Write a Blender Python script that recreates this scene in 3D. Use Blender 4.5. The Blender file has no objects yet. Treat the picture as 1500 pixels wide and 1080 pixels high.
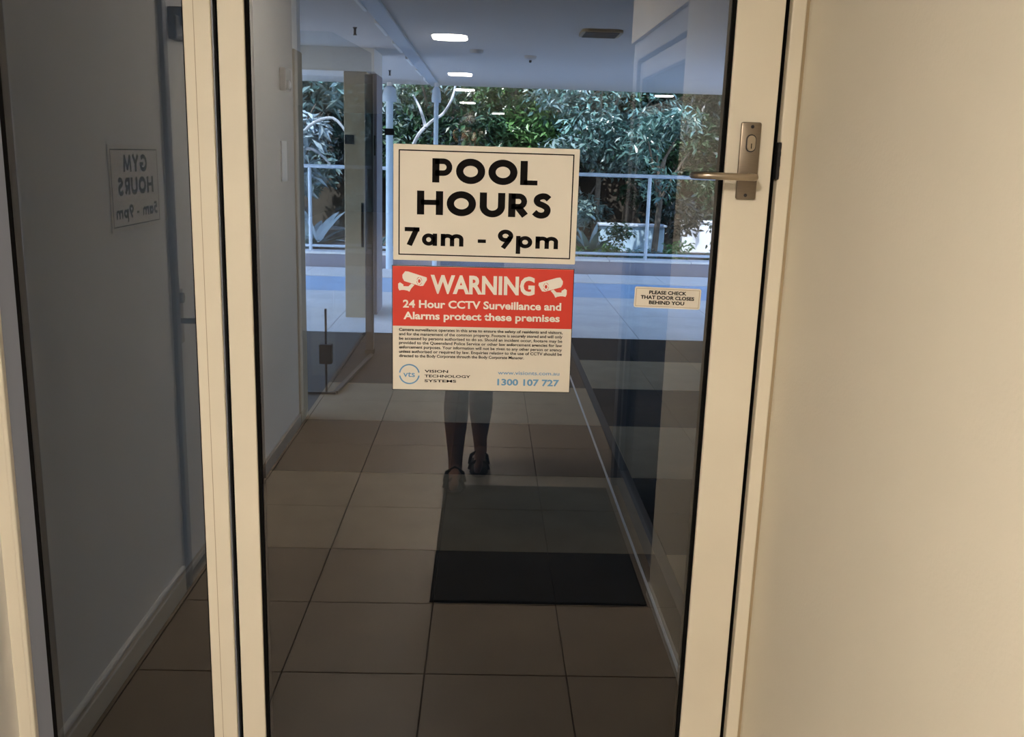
import bpy, bmesh, math, random
from mathutils import Vector, Matrix
random.seed(7)
SC = bpy.context.scene
COL = SC.collection
PI = math.pi

# ------------------------------------------------------------------ camera
cam_d = bpy.data.cameras.new('camera')
cam = bpy.data.objects.new('camera', cam_d)
COL.objects.link(cam)
CAM = Vector((0.0, -1.93, 1.53))
cam_d.sensor_fit = 'HORIZONTAL'
cam_d.sensor_width = 36.0
cam_d.lens = 36.0 * 1376.0 / 1500.0
cam_d.clip_start = 0.05
cam_d.clip_end = 200
# rows: image right, image down, forward, written in door coordinates (x right, y through the door, z up)
rt = Vector((0.9992118, 0.02470492, 0.03107156))
fw = Vector((-0.02478703, -0.22308323, 0.97448421))
dn = Vector((-0.0310061, 0.97448629, 0.22229504))
def cw(a):            # camera axis a (components in image frame) to world
    return Vector((rt.dot(a), fw.dot(a), -dn.dot(a)))
ax = cw(Vector((1, 0, 0))); ay = cw(Vector((0, -1, 0))); az = cw(Vector((0, 0, -1)))
m = Matrix((ax, ay, az)).transposed().to_4x4()
m.translation = CAM
cam.matrix_world = m
SC.camera = cam

# ------------------------------------------------------------------ world, sun, exposure
w = bpy.data.worlds.new('sky'); SC.world = w; w.use_nodes = True
nt = w.node_tree; nt.nodes.clear()
sky = nt.nodes.new('ShaderNodeTexSky'); sky.sky_type = 'NISHITA'; sky.sun_disc = False
sky.sun_elevation = math.radians(52); sky.sun_rotation = math.radians(200)
bg = nt.nodes.new('ShaderNodeBackground'); bg.inputs[1].default_value = 1.25
ow = nt.nodes.new('ShaderNodeOutputWorld')
nt.links.new(sky.outputs[0], bg.inputs[0]); nt.links.new(bg.outputs[0], ow.inputs[0])
sd = bpy.data.lights.new('sun', 'SUN'); sd.energy = 9.0; sd.angle = math.radians(0.6); sd.color = (1, .97, .92)
sun = bpy.data.objects.new('sun', sd); COL.objects.link(sun)
sun.rotation_euler = (math.radians(29), 0, math.radians(-24))
LAMP = 236.0
vs = SC.view_settings
vs.view_transform = 'Standard'; vs.look = 'None'; vs.gamma = 1; vs.use_curve_mapping = False
vs.exposure = 0.0
SC.cycles.caustics_reflective = False
SC.cycles.caustics_refractive = False

# ------------------------------------------------------------------ materials
def srgb(r, g, b):
    f = lambda c: (c / 255 / 12.92) if c / 255 <= .04045 else ((c / 255 + .055) / 1.055) ** 2.4
    return (f(r), f(g), f(b), 1)
def mat(name, col, rough=.5, metal=0, noise=0, nscale=8, bump=0, bscale=60, spec=.5, stretch=None):
    M = bpy.data.materials.new(name); M.use_nodes = True
    t = M.node_tree; b = t.nodes['Principled BSDF']
    b.inputs['Roughness'].default_value = rough; b.inputs['Metallic'].default_value = metal
    b.inputs['Specular IOR Level'].default_value = spec
    b.inputs['Base Color'].default_value = col
    tc = t.nodes.new('ShaderNodeTexCoord')
    src = tc.outputs['Object']
    if stretch:
        mp = t.nodes.new('ShaderNodeMapping'); mp.inputs['Scale'].default_value = stretch
        t.links.new(src, mp.inputs[0]); src = mp.outputs[0]
    if noise:
        n = t.nodes.new('ShaderNodeTexNoise'); n.inputs['Scale'].default_value = nscale; n.inputs['Detail'].default_value = 5
        r = t.nodes.new('ShaderNodeValToRGB')
        r.color_ramp.elements[0].position = .3; r.color_ramp.elements[1].position = .7
        r.color_ramp.elements[0].color = [c * (1 - noise) for c in col[:3]] + [1]
        r.color_ramp.elements[1].color = [min(1, c * (1 + noise)) for c in col[:3]] + [1]
        t.links.new(src, n.inputs['Vector']); t.links.new(n.outputs['Fac'], r.inputs[0]); t.links.new(r.outputs[0], b.inputs['Base Color'])
    if bump:
        n2 = t.nodes.new('ShaderNodeTexNoise'); n2.inputs['Scale'].default_value = bscale; n2.inputs['Detail'].default_value = 3
        bp = t.nodes.new('ShaderNodeBump'); bp.inputs['Strength'].default_value = bump; bp.inputs['Distance'].default_value = .004
        t.links.new(src, n2.inputs['Vector']); t.links.new(n2.outputs['Fac'], bp.inputs['Height']); t.links.new(bp.outputs[0], b.inputs['Normal'])
    return M
def emit(name, col, s):
    M = bpy.data.materials.new(name); M.use_nodes = True
    t = M.node_tree; t.nodes.clear()
    e = t.nodes.new('ShaderNodeEmission'); e.inputs[0].default_value = col; e.inputs[1].default_value = s
    o = t.nodes.new('ShaderNodeOutputMaterial'); t.links.new(e.outputs[0], o.inputs[0]); return M
def glass(name, tint, refl):
    M = bpy.data.materials.new(name); M.use_nodes = True
    t = M.node_tree; t.nodes.clear()
    tr = t.nodes.new('ShaderNodeBsdfTransparent'); tr.inputs[0].default_value = tint
    o = t.nodes.new('ShaderNodeOutputMaterial')
    if refl:
        g = t.nodes.new('ShaderNodeBsdfGlossy'); g.inputs['Roughness'].default_value = 0.0
        g.inputs[0].default_value = (.97, .98, 1, 1)
        mx = t.nodes.new('ShaderNodeMixShader'); mx.inputs[0].default_value = refl
        t.links.new(tr.outputs[0], mx.inputs[1]); t.links.new(g.outputs[0], mx.inputs[2]); t.links.new(mx.outputs[0], o.inputs[0])
    else: t.links.new(tr.outputs[0], o.inputs[0])
    return M
M = {}
M['frame'] = mat('cream_powder_coat', (.80, .735, .60, 1), .42, noise=.03, nscale=5, bump=.03, bscale=180)
M['wall'] = mat('cream_paint', (.80, .745, .62, 1), .75, noise=.03, nscale=2.2, bump=.12, bscale=140)
M['wallw'] = mat('white_paint', (.86, .85, .83, 1), .7, noise=.025, nscale=3, bump=.08, bscale=120)
M['ceil'] = mat('ceiling_paint', (.655, .635, .605, 1), .85, noise=.02, nscale=2, bump=.06, bscale=100)
M['skirt'] = mat('skirting_paint', (.78, .77, .74, 1), .4)
M['black'] = mat('black_rubber', (.004, .004, .004, 1), .9, spec=.08)
M['dark'] = mat('dark_metal', (.03, .03, .034, 1), .4, .6)
M['alu'] = mat('grey_blue_aluminium', (.20, .215, .26, 1), .4, .3)
M['passwall'] = mat('passage_paint', (.40, .385, .37, 1), .75, noise=.03, nscale=3, bump=.08, bscale=120)
M['tile'] = mat('floor_tile', (.315, .255, .19, 1), .42, noise=.1, nscale=5, bump=.05, bscale=120)
M['grout'] = mat('grout', (.10, .085, .07, 1), .9)
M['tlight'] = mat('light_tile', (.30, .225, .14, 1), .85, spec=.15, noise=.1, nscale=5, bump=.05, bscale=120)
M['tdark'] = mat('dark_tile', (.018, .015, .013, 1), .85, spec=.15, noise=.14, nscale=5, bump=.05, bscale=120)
M['paver'] = mat('pale_paver', (.74, .76, .78, 1), .6, noise=.12, nscale=2.5, bump=.1, bscale=60)
M['bluep'] = mat('blue_grey_paver', (.36, .55, .78, 1), .55, noise=.1, nscale=2.5, bump=.1, bscale=60)
M['kerb'] = mat('white_concrete', (.75, .75, .74, 1), .7, noise=.06, nscale=5)
M['upst'] = mat('purple_grey_render', (.26, .26, .32, 1), .8, noise=.06, nscale=4)
M['mat'] = mat('charcoal_mat', (.017, .016, .014, 1), .95, noise=.25, nscale=60, bump=.8, bscale=260)
M['steel'] = mat('brushed_bronze_steel', (.25, .205, .155, 1), .38, .85, noise=.06, nscale=40, stretch=(1, 1, 12))
M['steel2'] = mat('satin_steel', (.46, .39, .30, 1), .28, .95)
M['sign'] = mat('cream_sign_plastic', (.80, .745, .64, 1), .45, noise=.02, nscale=9)
M['ink'] = mat('black_ink', (.007, .006, .006, 1), .8, spec=.08)
M['red'] = mat('red_print', (.66, .045, .025, 1), .45)
M['white'] = mat('white_print', (.88, .84, .76, 1), .45)
M['blue'] = mat('blue_print', (.15, .36, .60, 1), .45)
M['olive'] = mat('olive_brown_panel', (.42, .33, .21, 1), .5, noise=.05, nscale=6)
M['skin'] = mat('skin', (.27, .15, .10, 1), .5, noise=.06, nscale=20)
M['cloth'] = mat('charcoal_cotton', (.035, .037, .045, 1), .9, bump=.3, bscale=300)
M['short'] = mat('navy_cotton', (.03, .03, .04, 1), .9, bump=.3, bscale=300)
M['hair'] = mat('dark_hair', (.012, .009, .007, 1), .55, noise=.3, nscale=60)
M['sandal'] = mat('black_sandal_rubber', (.015, .013, .012, 1), .7)
M['eye'] = mat('eye_white', (.8, .8, .78, 1), .2)
M['phone'] = mat('black_phone_glass', (.01, .01, .012, 1), .12)
M['lampbody'] = mat('lamp_body_white', (.75, .75, .74, 1), .5)
M['lamp'] = emit('lamp_diffuser', (1, .885, .745, 1), LAMP)
M['plastic'] = mat('grey_white_plastic', (.6, .6, .6, 1), .5)
M['darkwall'] = mat('darkened_lobby_wall', (.03, .03, .035, 1), .8)  # lobby walls made dark so their mirror image leaves the garden clear
M['bark'] = mat('bark', (.16, .13, .10, 1), .9, noise=.3, nscale=14, bump=.6, bscale=40)
M['palebark'] = mat('pale_bark', (.42, .43, .44, 1), .8, noise=.2, nscale=14, bump=.4, bscale=40)
M['soil'] = mat('brown_soil', (.085, .065, .05, 1), .95, noise=.35, nscale=5, bump=.8, bscale=20)
M['bank'] = mat('brown_bank', (.045, .036, .026, 1), .95, noise=.45, nscale=2.2, bump=.8, bscale=12)
M['rail'] = mat('pale_blue_powder_coat', (.55, .63, .72, 1), .4)
M['pole'] = mat('pale_blue_paint', (.50, .64, .78, 1), .4)
M['bluewall'] = mat('pale_blue_render', (.45, .62, .74, 1), .7, noise=.1, nscale=6)
M['whitewall'] = mat('bright_white_render', (.92, .94, .95, 1), .7)
def leaf(name, c, rough=.3):
    return mat(name, c, rough, noise=.4, nscale=3.0, spec=.7)
M['leaf1'] = leaf('leaf_deep_green', (.035, .085, .035, 1))
M['leaf2'] = leaf('leaf_blue_green', (.10, .20, .17, 1))
M['leaf3'] = leaf('leaf_grey_green', (.17, .25, .23, 1))
M['leaf4'] = leaf('leaf_bright_green', (.10, .22, .06, 1))
M['leaf5'] = leaf('leaf_silver', (.36, .44, .46, 1))
M['leaf6'] = leaf('leaf_dark', (.02, .038, .03, 1))
M['glass'] = glass('tinted_reflective_glass', (.53, .56, .60, 1), .122)
M['clear'] = glass('clear_faces', (1, 1, 1, 1), 0)
M['pane'] = glass('clear_partition_glass', (.88, .91, .93, 1), .05)
M['darkglass'] = glass('dark_door_glass', (.42, .46, .52, 1), .07)

# ------------------------------------------------------------------ mesh helpers
class MB:
    def __init__(s): s.bm = bmesh.new()
    def box(s, x0, x1, y0, y1, z0, z1, bev=0, seg=2):
        r = bmesh.ops.create_cube(s.bm, size=1)['verts']
        for v in r:
            v.co = Vector(((x0 + x1) / 2 + v.co.x * (x1 - x0), (y0 + y1) / 2 + v.co.y * (y1 - y0), (z0 + z1) / 2 + v.co.z * (z1 - z0)))
        if bev:
            es = list({e for v in r for e in v.link_edges})
            bmesh.ops.bevel(s.bm, geom=es, offset=bev, segments=seg, affect='EDGES', profile=.5)
        return s
    def poly(s, pts):
        s.bm.faces.new([s.bm.verts.new(p) for p in pts]); return s
    def prism(s, pts, off):       # pts: planar loop, off: extrusion vector
        off = Vector(off); n = len(pts)
        a = [s.bm.verts.new(p) for p in pts]; b = [s.bm.verts.new(Vector(p) + off) for p in pts]
        s.bm.faces.new(a); s.bm.faces.new(list(reversed(b)))
        for i in range(n): s.bm.faces.new((a[i], b[i], b[(i + 1) % n], a[(i + 1) % n]))
        return s
    def tube(s, pts, rad, n=10, cap=True, flat=1.0):
        pts = [Vector(p) for p in pts]; R = rad if isinstance(rad, (list, tuple)) else [rad] * len(pts)
        rings = []; up = None
        for i, p in enumerate(pts):
            t = (pts[min(i + 1, len(pts) - 1)] - pts[max(i - 1, 0)]).normalized()
            if up is None:
                up = Vector((0, 0, 1)) if abs(t.z) < .9 else Vector((1, 0, 0))
            u = (up - t * up.dot(t)).normalized(); v = t.cross(u); up = u
            rings.append([s.bm.verts.new(p + (u * math.cos(2 * PI * k / n) * flat + v * math.sin(2 * PI * k / n)) * R[i]) for k in range(n)])
        for a, b in zip(rings, rings[1:]):
            for k in range(n): s.bm.faces.new((a[k], a[(k + 1) % n], b[(k + 1) % n], b[k]))
        if cap: s.bm.faces.new(list(reversed(rings[0]))); s.bm.faces.new(rings[-1])
        return s
    def cyl(s, c, axis, r, h, n=24, bev=0):
        c = Vector(c); axis = Vector(axis).normalized()
        return s.tube([c, c + axis * h], r, n)
    def lathe(s, prof, n=24, loc=(0, 0, 0), axis='z'):
        loc = Vector(loc); rings = []
        for r, h in prof:
            ring = []
            for k in range(n):
                a = 2 * PI * k / n; x, y = r * math.cos(a), r * math.sin(a)
                p = {'z': (x, y, h), 'y': (x, h, y), 'x': (h, x, y)}[axis]
                ring.append(s.bm.verts.new(loc + Vector(p)))
            rings.append(ring)
        for a, b in zip(rings, rings[1:]):
            for k in range(n): s.bm.faces.new((a[k], a[(k + 1) % n], b[(k + 1) % n], b[k]))
        s.bm.faces.new(rings[0]); s.bm.faces.new(rings[-1]); return s
    def mesh(s, name, m, smooth=False):
        me = bpy.data.meshes.new(name)
        bmesh.ops.recalc_face_normals(s.bm, faces=s.bm.faces[:])
        s.bm.to_mesh(me); s.bm.free()
        for k in (m if isinstance(m, (list, tuple)) else [m]): me.materials.append(M[k])
        if smooth:
            for p in me.polygons: p.use_smooth = True
        return me
    def build(s, name, m, parent=None, smooth=False):
        return link(name, s.mesh(name, m, smooth), parent)
def link(name, me, parent=None, loc=None):
    o = bpy.data.objects.new(name, me); COL.objects.link(o)
    if loc is not None: o.location = loc
    if parent: put(o, parent)
    return o
def put(o, parent):
    o.parent = parent
    p = parent; off = Vector((0, 0, 0))
    while p: off += p.location; p = p.parent
    o.location = Vector(o.location) - off       # geometry is written in world coordinates
def tag(o, label=None, cat=None, group=None, kind=None):
    if label: o['label'] = label
    if cat: o['category'] = cat
    if group: o['group'] = group
    if kind: o['kind'] = kind
    return o
def thing(name, loc, label, cat, group=None, kind=None):
    o = bpy.data.objects.new(name, None); COL.objects.link(o); o.location = loc; o.empty_display_size = .05
    return tag(o, label, cat, group, kind)
def smooth(o, ang=40):
    for p in o.data.polygons: p.use_smooth = True
    o.data.set_sharp_from_angle(angle=math.radians(ang)); return o

XL, XR, ZC = -1.03, .62, 2.4      # corridor walls and ceiling
TX, TY, RY0 = .4265, .4513, .171  # tile size, first joint from the door
F = .9938                         # frame faces stand 12 mm proud of the glass
YF = -.012

# ================================================================== SETTING
# floor: grout slab with single tiles on it, both sides of the door
fl = MB().box(-6, 8, -22.4, 11.0, -.2, -.005).build('floor', 'grout')
tag(fl, 'tiled corridor floor running under the glass door', 'floor', kind='structure')
def tile_mesh(name, sx, sy, m, g=.0022):
    return MB().box(-sx / 2 + g, sx / 2 - g, -sy / 2 + g, sy / 2 - g, -.006, 0, .0012, 1).mesh(name, m)
t_in = tile_mesh('tile_inside', TX, TY, 'tile')
t_lt = tile_mesh('tile_light', TX, TY, 'tlight', .0005); t_dk = tile_mesh('tile_dark', TX, TY, 'tdark', .0005)
def add_tile(me, x, y, rot=0):
    o = link('tile', me, fl, (x, y, 0)); return o
xs = [-.152 + TX * (k + .5) for k in range(-2, 2)]
xs_edge = []
for r in range(-1, 13):                      # behind the camera: plain tiles
    y = -(RY0 + TY * (r + .5))
    if y > -.05: continue
    for x in xs: add_tile(t_in, x, y)
# strip against the left and right wall and against the door
e_in = MB().box(XL, -.152 - 2 * TX - .002, -5.9, -.03, -.006, 0).build('tile_strip', 'tile', fl)
e_in3 = MB().box(XL, XR, -.169, -.03, -.006, 0).build('tile_strip', 'tile', fl)
# beyond the glass: tiles in lighter and darker bands, which flip to the right of the corridor line
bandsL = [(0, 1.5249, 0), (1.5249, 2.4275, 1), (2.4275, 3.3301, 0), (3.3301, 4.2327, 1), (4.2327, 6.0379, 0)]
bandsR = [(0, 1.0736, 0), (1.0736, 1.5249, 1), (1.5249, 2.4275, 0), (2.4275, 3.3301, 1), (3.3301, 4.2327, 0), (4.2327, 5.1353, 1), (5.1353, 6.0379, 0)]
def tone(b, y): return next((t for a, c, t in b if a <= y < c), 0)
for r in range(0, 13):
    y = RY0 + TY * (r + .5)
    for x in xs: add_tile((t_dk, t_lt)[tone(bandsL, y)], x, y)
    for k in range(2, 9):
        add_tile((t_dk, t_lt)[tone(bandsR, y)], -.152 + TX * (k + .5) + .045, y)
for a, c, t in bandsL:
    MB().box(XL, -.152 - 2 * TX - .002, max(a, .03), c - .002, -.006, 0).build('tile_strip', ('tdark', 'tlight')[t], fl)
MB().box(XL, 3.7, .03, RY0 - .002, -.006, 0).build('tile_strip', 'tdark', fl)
# terrace paving in front of the garden
pv = MB().box(-.448, .448, -.598, .598, -.006, 0, .002, 1).mesh('paver', 'paver')
pb = MB().box(-.448, .448, -.598, .598, -.006, 0, .002, 1).mesh('paver_blue', 'bluep')
for j in range(2):
    for i in range(-6, 8): link('paver', pv, fl, (i * .9, 6.04 + .6 + j * 1.2, 0))
for i in range(-6, 8): link('paver', pb, fl, (i * .9, 8.44 + .6, 0))
kb = MB().box(-.448, .448, 9.66, 10.48, -.006, .01, .003, 1)
kme = kb.mesh('kerb', 'kerb')
for i in range(-6, 8): link('kerb_slab', kme, fl, (i * .9, 0, 0))
# lobby floor far behind the camera: tiles too small to tell apart
lob = bpy.data.materials.new('lobby_tiles'); lob.use_nodes = True
t = lob.node_tree; br = t.nodes.new('ShaderNodeTexBrick'); tc = t.nodes.new('ShaderNodeTexCoord')
br.offset = 0; br.inputs['Scale'].default_value = 1; br.inputs['Brick Width'].default_value = TX; br.inputs['Row Height'].default_value = TY
br.inputs['Mortar Size'].default_value = .002
br.inputs['Color1'].default_value = (.38, .34, .29, 1); br.inputs['Color2'].default_value = (.40, .355, .30, 1); br.inputs['Mortar'].default_value = (.1, .085, .07, 1)
t.links.new(tc.outputs['Object'], br.inputs['Vector']); t.links.new(br.outputs[0], t.nodes['Principled BSDF'].inputs['Base Color'])
t.nodes['Principled BSDF'].inputs['Roughness'].default_value = .45
M['lobby'] = lob
MB().box(-4, 4, -22.1, -6.045, -.006, 0).build('lobby_tiling', 'lobby', fl)

def struct(name, mb, m, label, cat='wall', sm=False):
    o = mb.build(name, m) if not sm else smooth(mb.build(name, m))
    return tag(o, label, cat, kind='structure')
# ceilings
struct('ceiling', MB().box(-3.6, 4.2, .06, 11.2, ZC, ZC + .25), 'ceil', 'pale grey ceiling slab over the terrace passage, ending before the garden', 'ceiling')
struct('ceiling.001', MB().box(-4.2, 4.2, -22.1, .06, ZC, ZC + .25), 'ceil', 'white corridor ceiling with lamps, mirrored in the door glass', 'ceiling')
# walls on the camera side
struct('wall_right', MB().box(XR, XR + .15, -1.19, .06, 0, ZC), 'wall', 'smooth cream painted wall directly right of the glass door')
struct('wall_right.001', MB().box(XR, XR + .15, -2.41, -1.19, 2.02, ZC), 'wall', 'cream wall above the dark side door, mirrored in the glass')
struct('wall_left', MB().box(XL - .15, XL, -1.165, .06, 0, ZC), 'wallw', 'white corridor wall carrying the gym hours sign, mirrored in the side panel')
struct('wall_left.001', MB().box(XL - .15, XL, -3.35, -2.10, 0, ZC), 'wallw', 'white corridor wall beyond the gym door, mirrored in the glass')
struct('wall_left.002', MB().box(XL - .15, XL, -2.10, -1.165, 2.06, ZC), 'wallw', 'white wall strip over the gym door')
struct('wall_lobby', MB().box(-4.2, XL - .15, -3.35, -3.2, 0, ZC), 'darkwall', 'dark lobby wall turning off the left corridor wall')
struct('wall_lobby.001', MB().box(1.45, 4.2, -2.56, -2.41, 0, ZC), 'darkwall', 'dark lobby wall turning off the right corridor wall')
struct('wall_lobby.002', MB().box(-4.2, -4.0, -22.1, -3.35, 0, ZC), 'darkwall', 'long dark lobby side wall on the left')
struct('wall_lobby.003', MB().box(4.0, 4.2, -22.1, -2.56, 0, ZC), 'darkwall', 'long dark lobby side wall on the right')
struct('wall_lobby.004', MB().box(-4.2, 4.2, -22.3, -22.1, 0, ZC), 'darkwall', 'dark end wall of the lobby behind the camera')
struct('wall_lobby.005', MB().box(1.45, 1.6, -2.41, -1.0, 0, ZC), 'darkwall', 'dark wall of the small room behind the side door')
struct('wall_lobby.006', MB().box(XR + .15, 1.6, -1.1, -1.0, 0, ZC), 'darkwall', 'dark side wall of the small room behind the side door')
# walls beyond the glass
struct('wall_passage', MB().box(XL - .15, XL, .06, 3.22, 0, ZC), 'passwall', 'pale grey passage wall seen through the left edge of the door glass')
struct('wall_front', MB().box(XR, 8, .06, .2, 0, ZC), 'wallw', 'passage side of the wall beside the glass door, right')
struct('wall_front.001', MB().box(-6, XL - .15, .06, .2, 0, ZC), 'wallw', 'passage side of the wall beside the glass door, left')
struct('wall_front.002', MB().box(XL, XR, -.02, .08, 2.14, ZC), 'wall', 'cream wall panel above the door head')
struct('wall_passage.001', MB().box(3.9, 4.05, .2, 5.6, 0, ZC), 'upst', 'grey wall added far right to keep skylight out of the passage')  # out-of-view wall, added to block skylight from the right
# skirting
struct('baseboard_left', MB().box(XL, XL + .014, -1.13, -.02, 0, .10, .003, 1), 'skirt', 'white skirting board under the gym hours wall', 'skirting')
struct('baseboard_left.001', MB().box(XL, XL + .012, -3.35, -2.14, 0, .06, .003, 1), 'tile', 'brown tiled skirting past the gym door', 'skirting')
struct('baseboard_right', MB().box(XR - .014, XR, -1.17, -.02, 0, .05, .003, 1), 'skirt', 'low pale skirting strip along the right corridor wall', 'skirting')
struct('baseboard_passage', MB().box(XL, XL + .014, .1, 3.2, 0, .07, .003, 1), 'tile', 'brown tiled skirting along the passage wall beyond the glass', 'skirting')
struct('trim_4', MB().box(.617, .627, .1, 6.0, 0, .004), 'plastic', 'thin pale metal floor strip running along the passage', 'floor strip')
# passage wall end: dark door reveal
struct('trim_5', MB().box(XL - .15, XL + .012, 3.22, 3.42, 0, 2.03, .004, 1), 'olive', 'brown grey reveal at the end of the passage wall', 'door trim')
struct('trim_6', MB().box(XL - .15, XL, 3.22, 3.44, 2.03, ZC), 'wallw', 'wall piece over the brown grey reveal', 'wall')

# ================================================================== GLASS DOOR, SIDE PANEL, FRAME
def fx(x): return x * F
def vbar(name, x0, x1, parent, m='frame', y0=YF, y1=.045, z0=.012, z1=2.08, bev=.0025):
    o = MB().box(x0, x1, y0, y1, z0, z1, bev).build(name, m, parent); return o
jam = thing('trim_1', (fx(-.565), 0, 0), 'cream aluminium post between the glass door and the side panel', 'door post', kind='structure')
vbar('post_face', fx(-.595), fx(-.5415), jam, y0=YF, y1=.075, z1=2.14)
vbar('rebate_seal', fx(-.5415), fx(-.530), jam, 'black', y0=.012, y1=.07, z1=2.14, bev=0)
vbar('post_edge', fx(-.5425), fx(-.5385), jam, 'alu', y0=YF + .006, y1=.02, z1=2.14, bev=.0008)
MB().box(fx(-.5745), fx(-.5735), YF - .0006, YF + .002, .01, 2.14).build('joint_line', 'olive', jam)
jr = thing('trim_2', (fx(.6), 0, 0), 'cream aluminium door jamb against the right wall', 'door jamb', kind='structure')
vbar('jamb_face', fx(.5885), fx(.6165), jr, y0=YF + .004, y1=.075, z1=2.14)
vbar('rebate_seal', fx(.577), fx(.589), jr, 'black', y0=.014, y1=.07, z1=2.14, bev=0)
MB().box(fx(.6165), XR + .001, YF + .0105, .05, .0, 2.14).build('shadow_gap', 'olive', jr)
sp = thing('strike_plate', (fx(.588), YF, 1.53), 'dark lock strike in the gap between door and right jamb', 'lock strike')
MB().box(fx(.5835), fx(.5905), YF + .000, YF + .02, 1.497, 1.570, .001, 1).build('plate', 'dark', sp)
for z in (1.507, 1.527, 1.547, 1.562):
    MB().box(fx(.5845), fx(.5905), YF - .0008, YF + .004, z - .005, z + .005, .0006, 1).build('knuckle', 'dark', sp)
hd = thing('trim_3', (0, 0, 2.1), 'cream aluminium head rail over the glass door and side panel', 'door head', kind='structure')
MB().box(XL, XR, YF, .075, 2.09, 2.14, .0025).build('head_rail', 'frame', hd)
jl = thing('window_1', (-.8, 0, 0), 'tall tinted glass side panel left of the door', 'side window', kind='structure')
MB().box(XL - .001, fx(-1.0392) + .0, YF + .006, .07, 0, 2.14, .002).build('wall_bead', 'frame', jl)
vbar('frame_post', fx(-1.040), fx(-1.0085), jl, 'frame', y0=YF + .002, y1=.07, z0=0, z1=2.09)
vbar('frame_edge', fx(-1.0085), fx(-.9985), jl, 'frame', y0=YF - .002, y1=.07, z0=0, z1=2.09, bev=.003)
vbar('inner_strip', fx(-.9985), fx(-.9635), jl, 'alu', y0=.0, y1=.05, z0=.05, z1=2.09, bev=.001)
vbar('gasket', fx(-.9635), fx(-.956), jl, 'black', y0=-.002, y1=.03, z0=.05, z1=2.09, bev=0)
vbar('gasket', fx(-.5985), fx(-.595), jl, 'black', y0=-.004, y1=.03, z0=.05, z1=2.09, bev=0)
MB().box(fx(-.9985), fx(-.595), YF, .06, 0, .10, .003).build('bottom_rail', 'frame', jl)
def pane(x0, x1, z0, z1, parent):
    b = MB().box(x0, x1, 0, .008, z0, z1)
    o = b.build('glass_pane', ['clear', 'glass'], parent)
    for p in o.data.polygons:
        if p.normal.y < -.9: p.material_index = 1
    return tag(o, 'tinted glass mirroring the corridor')
pane(fx(-.958), fx(-.597), .10, 2.09, jl)
door = thing('door_1', (0, 0, 0), 'glass pool door with cream aluminium stiles and bronze lever', 'glass door', kind='structure')
vbar('stile', fx(-.529), fx(-.4775), door, z1=2.07)
vbar('stile', fx(.479), fx(.574), door, z1=2.07)
MB().box(fx(-.4775), fx(.479), YF, .045, .012, .16, .0025).build('bottom_rail', 'frame', door)
MB().box(fx(-.4775), fx(.479), YF, .045, 1.98, 2.07, .0025).build('top_rail', 'frame', door)
vbar('gasket', fx(-.4775), fx(-.4705), door, 'black', y0=-.006, y1=.03, z0=.16, z1=1.98, bev=0)
vbar('gasket', fx(.472), fx(.479), door, 'black', y0=-.006, y1=.03, z0=.16, z1=1.98, bev=0)
pane(fx(-.472), fx(.4735), .16, 1.98, door)
# lock plate, key cylinder, lever
px0, px1, pz0, pz1 = .5005, .5415, 1.4555, 1.607
lp = MB().box(px0, px1, YF - .009, YF, pz0, pz1, .004, 2).build('lock_plate', 'steel', door)
smooth(lp); tag(lp, 'brushed bronze lock plate')
def disc(name, x, z, r, y0, y1, m, parent, n=20):
    return smooth(MB().tube([(x, y0, z), (x, y1, z)], r, n).build(name, m, parent))
yp = YF - .009
disc('screw', .5225, 1.598, .0034, yp, yp - .0006, 'dark', lp); disc('screw', .5195, 1.464, .0034, yp, yp - .0006, 'dark', lp)
def oval(x, z, r, h, y0, y1, n=10):       # stadium outline extruded
    pts = [(x + r * math.cos(a), y0, z + h + r * math.sin(a)) for a in [PI * k / n for k in range(n + 1)]]
    pts += [(x + r * math.cos(a), y0, z - h + r * math.sin(a)) for a in [PI + PI * k / n for k in range(n + 1)]]
    return MB().prism(pts, (0, y1 - y0, 0))
cy = oval(.5215, 1.566, .0098, .0075, yp, yp - .003).build('key_cylinder', 'dark', lp)
oval(.5215, 1.566, .0082, .0068, yp - .003, yp - .0052).build('cylinder_face', 'steel2', lp)
disc('key_plug', .5215, 1.5605, .0068, yp - .0052, yp - .0066, 'steel2', lp)
MB().box(.5207, .5223, yp - .0072, yp - .006, 1.5555, 1.5655).build('keyway', 'black', lp)
disc('lever_rose', .5265, 1.5005, .0095, yp, yp - .006, 'steel', lp)
lv = [(.5265, yp, 1.5005), (.5265, yp - .030, 1.5005), (.5245, yp - .040, 1.5005), (.518, yp - .0455, 1.5005), (.50, yp - .046, 1.5005), (.46, yp - .046, 1.501), (.435, yp - .0455, 1.5012), (.421, yp - .041, 1.5013), (.412, yp - .032, 1.5013), (.4085, yp - .020, 1.5013), (.408, yp - .010, 1.5013)]
smooth(MB().tube(lv, .0072, 14).build('lever', 'steel2', door), 60)

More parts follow.
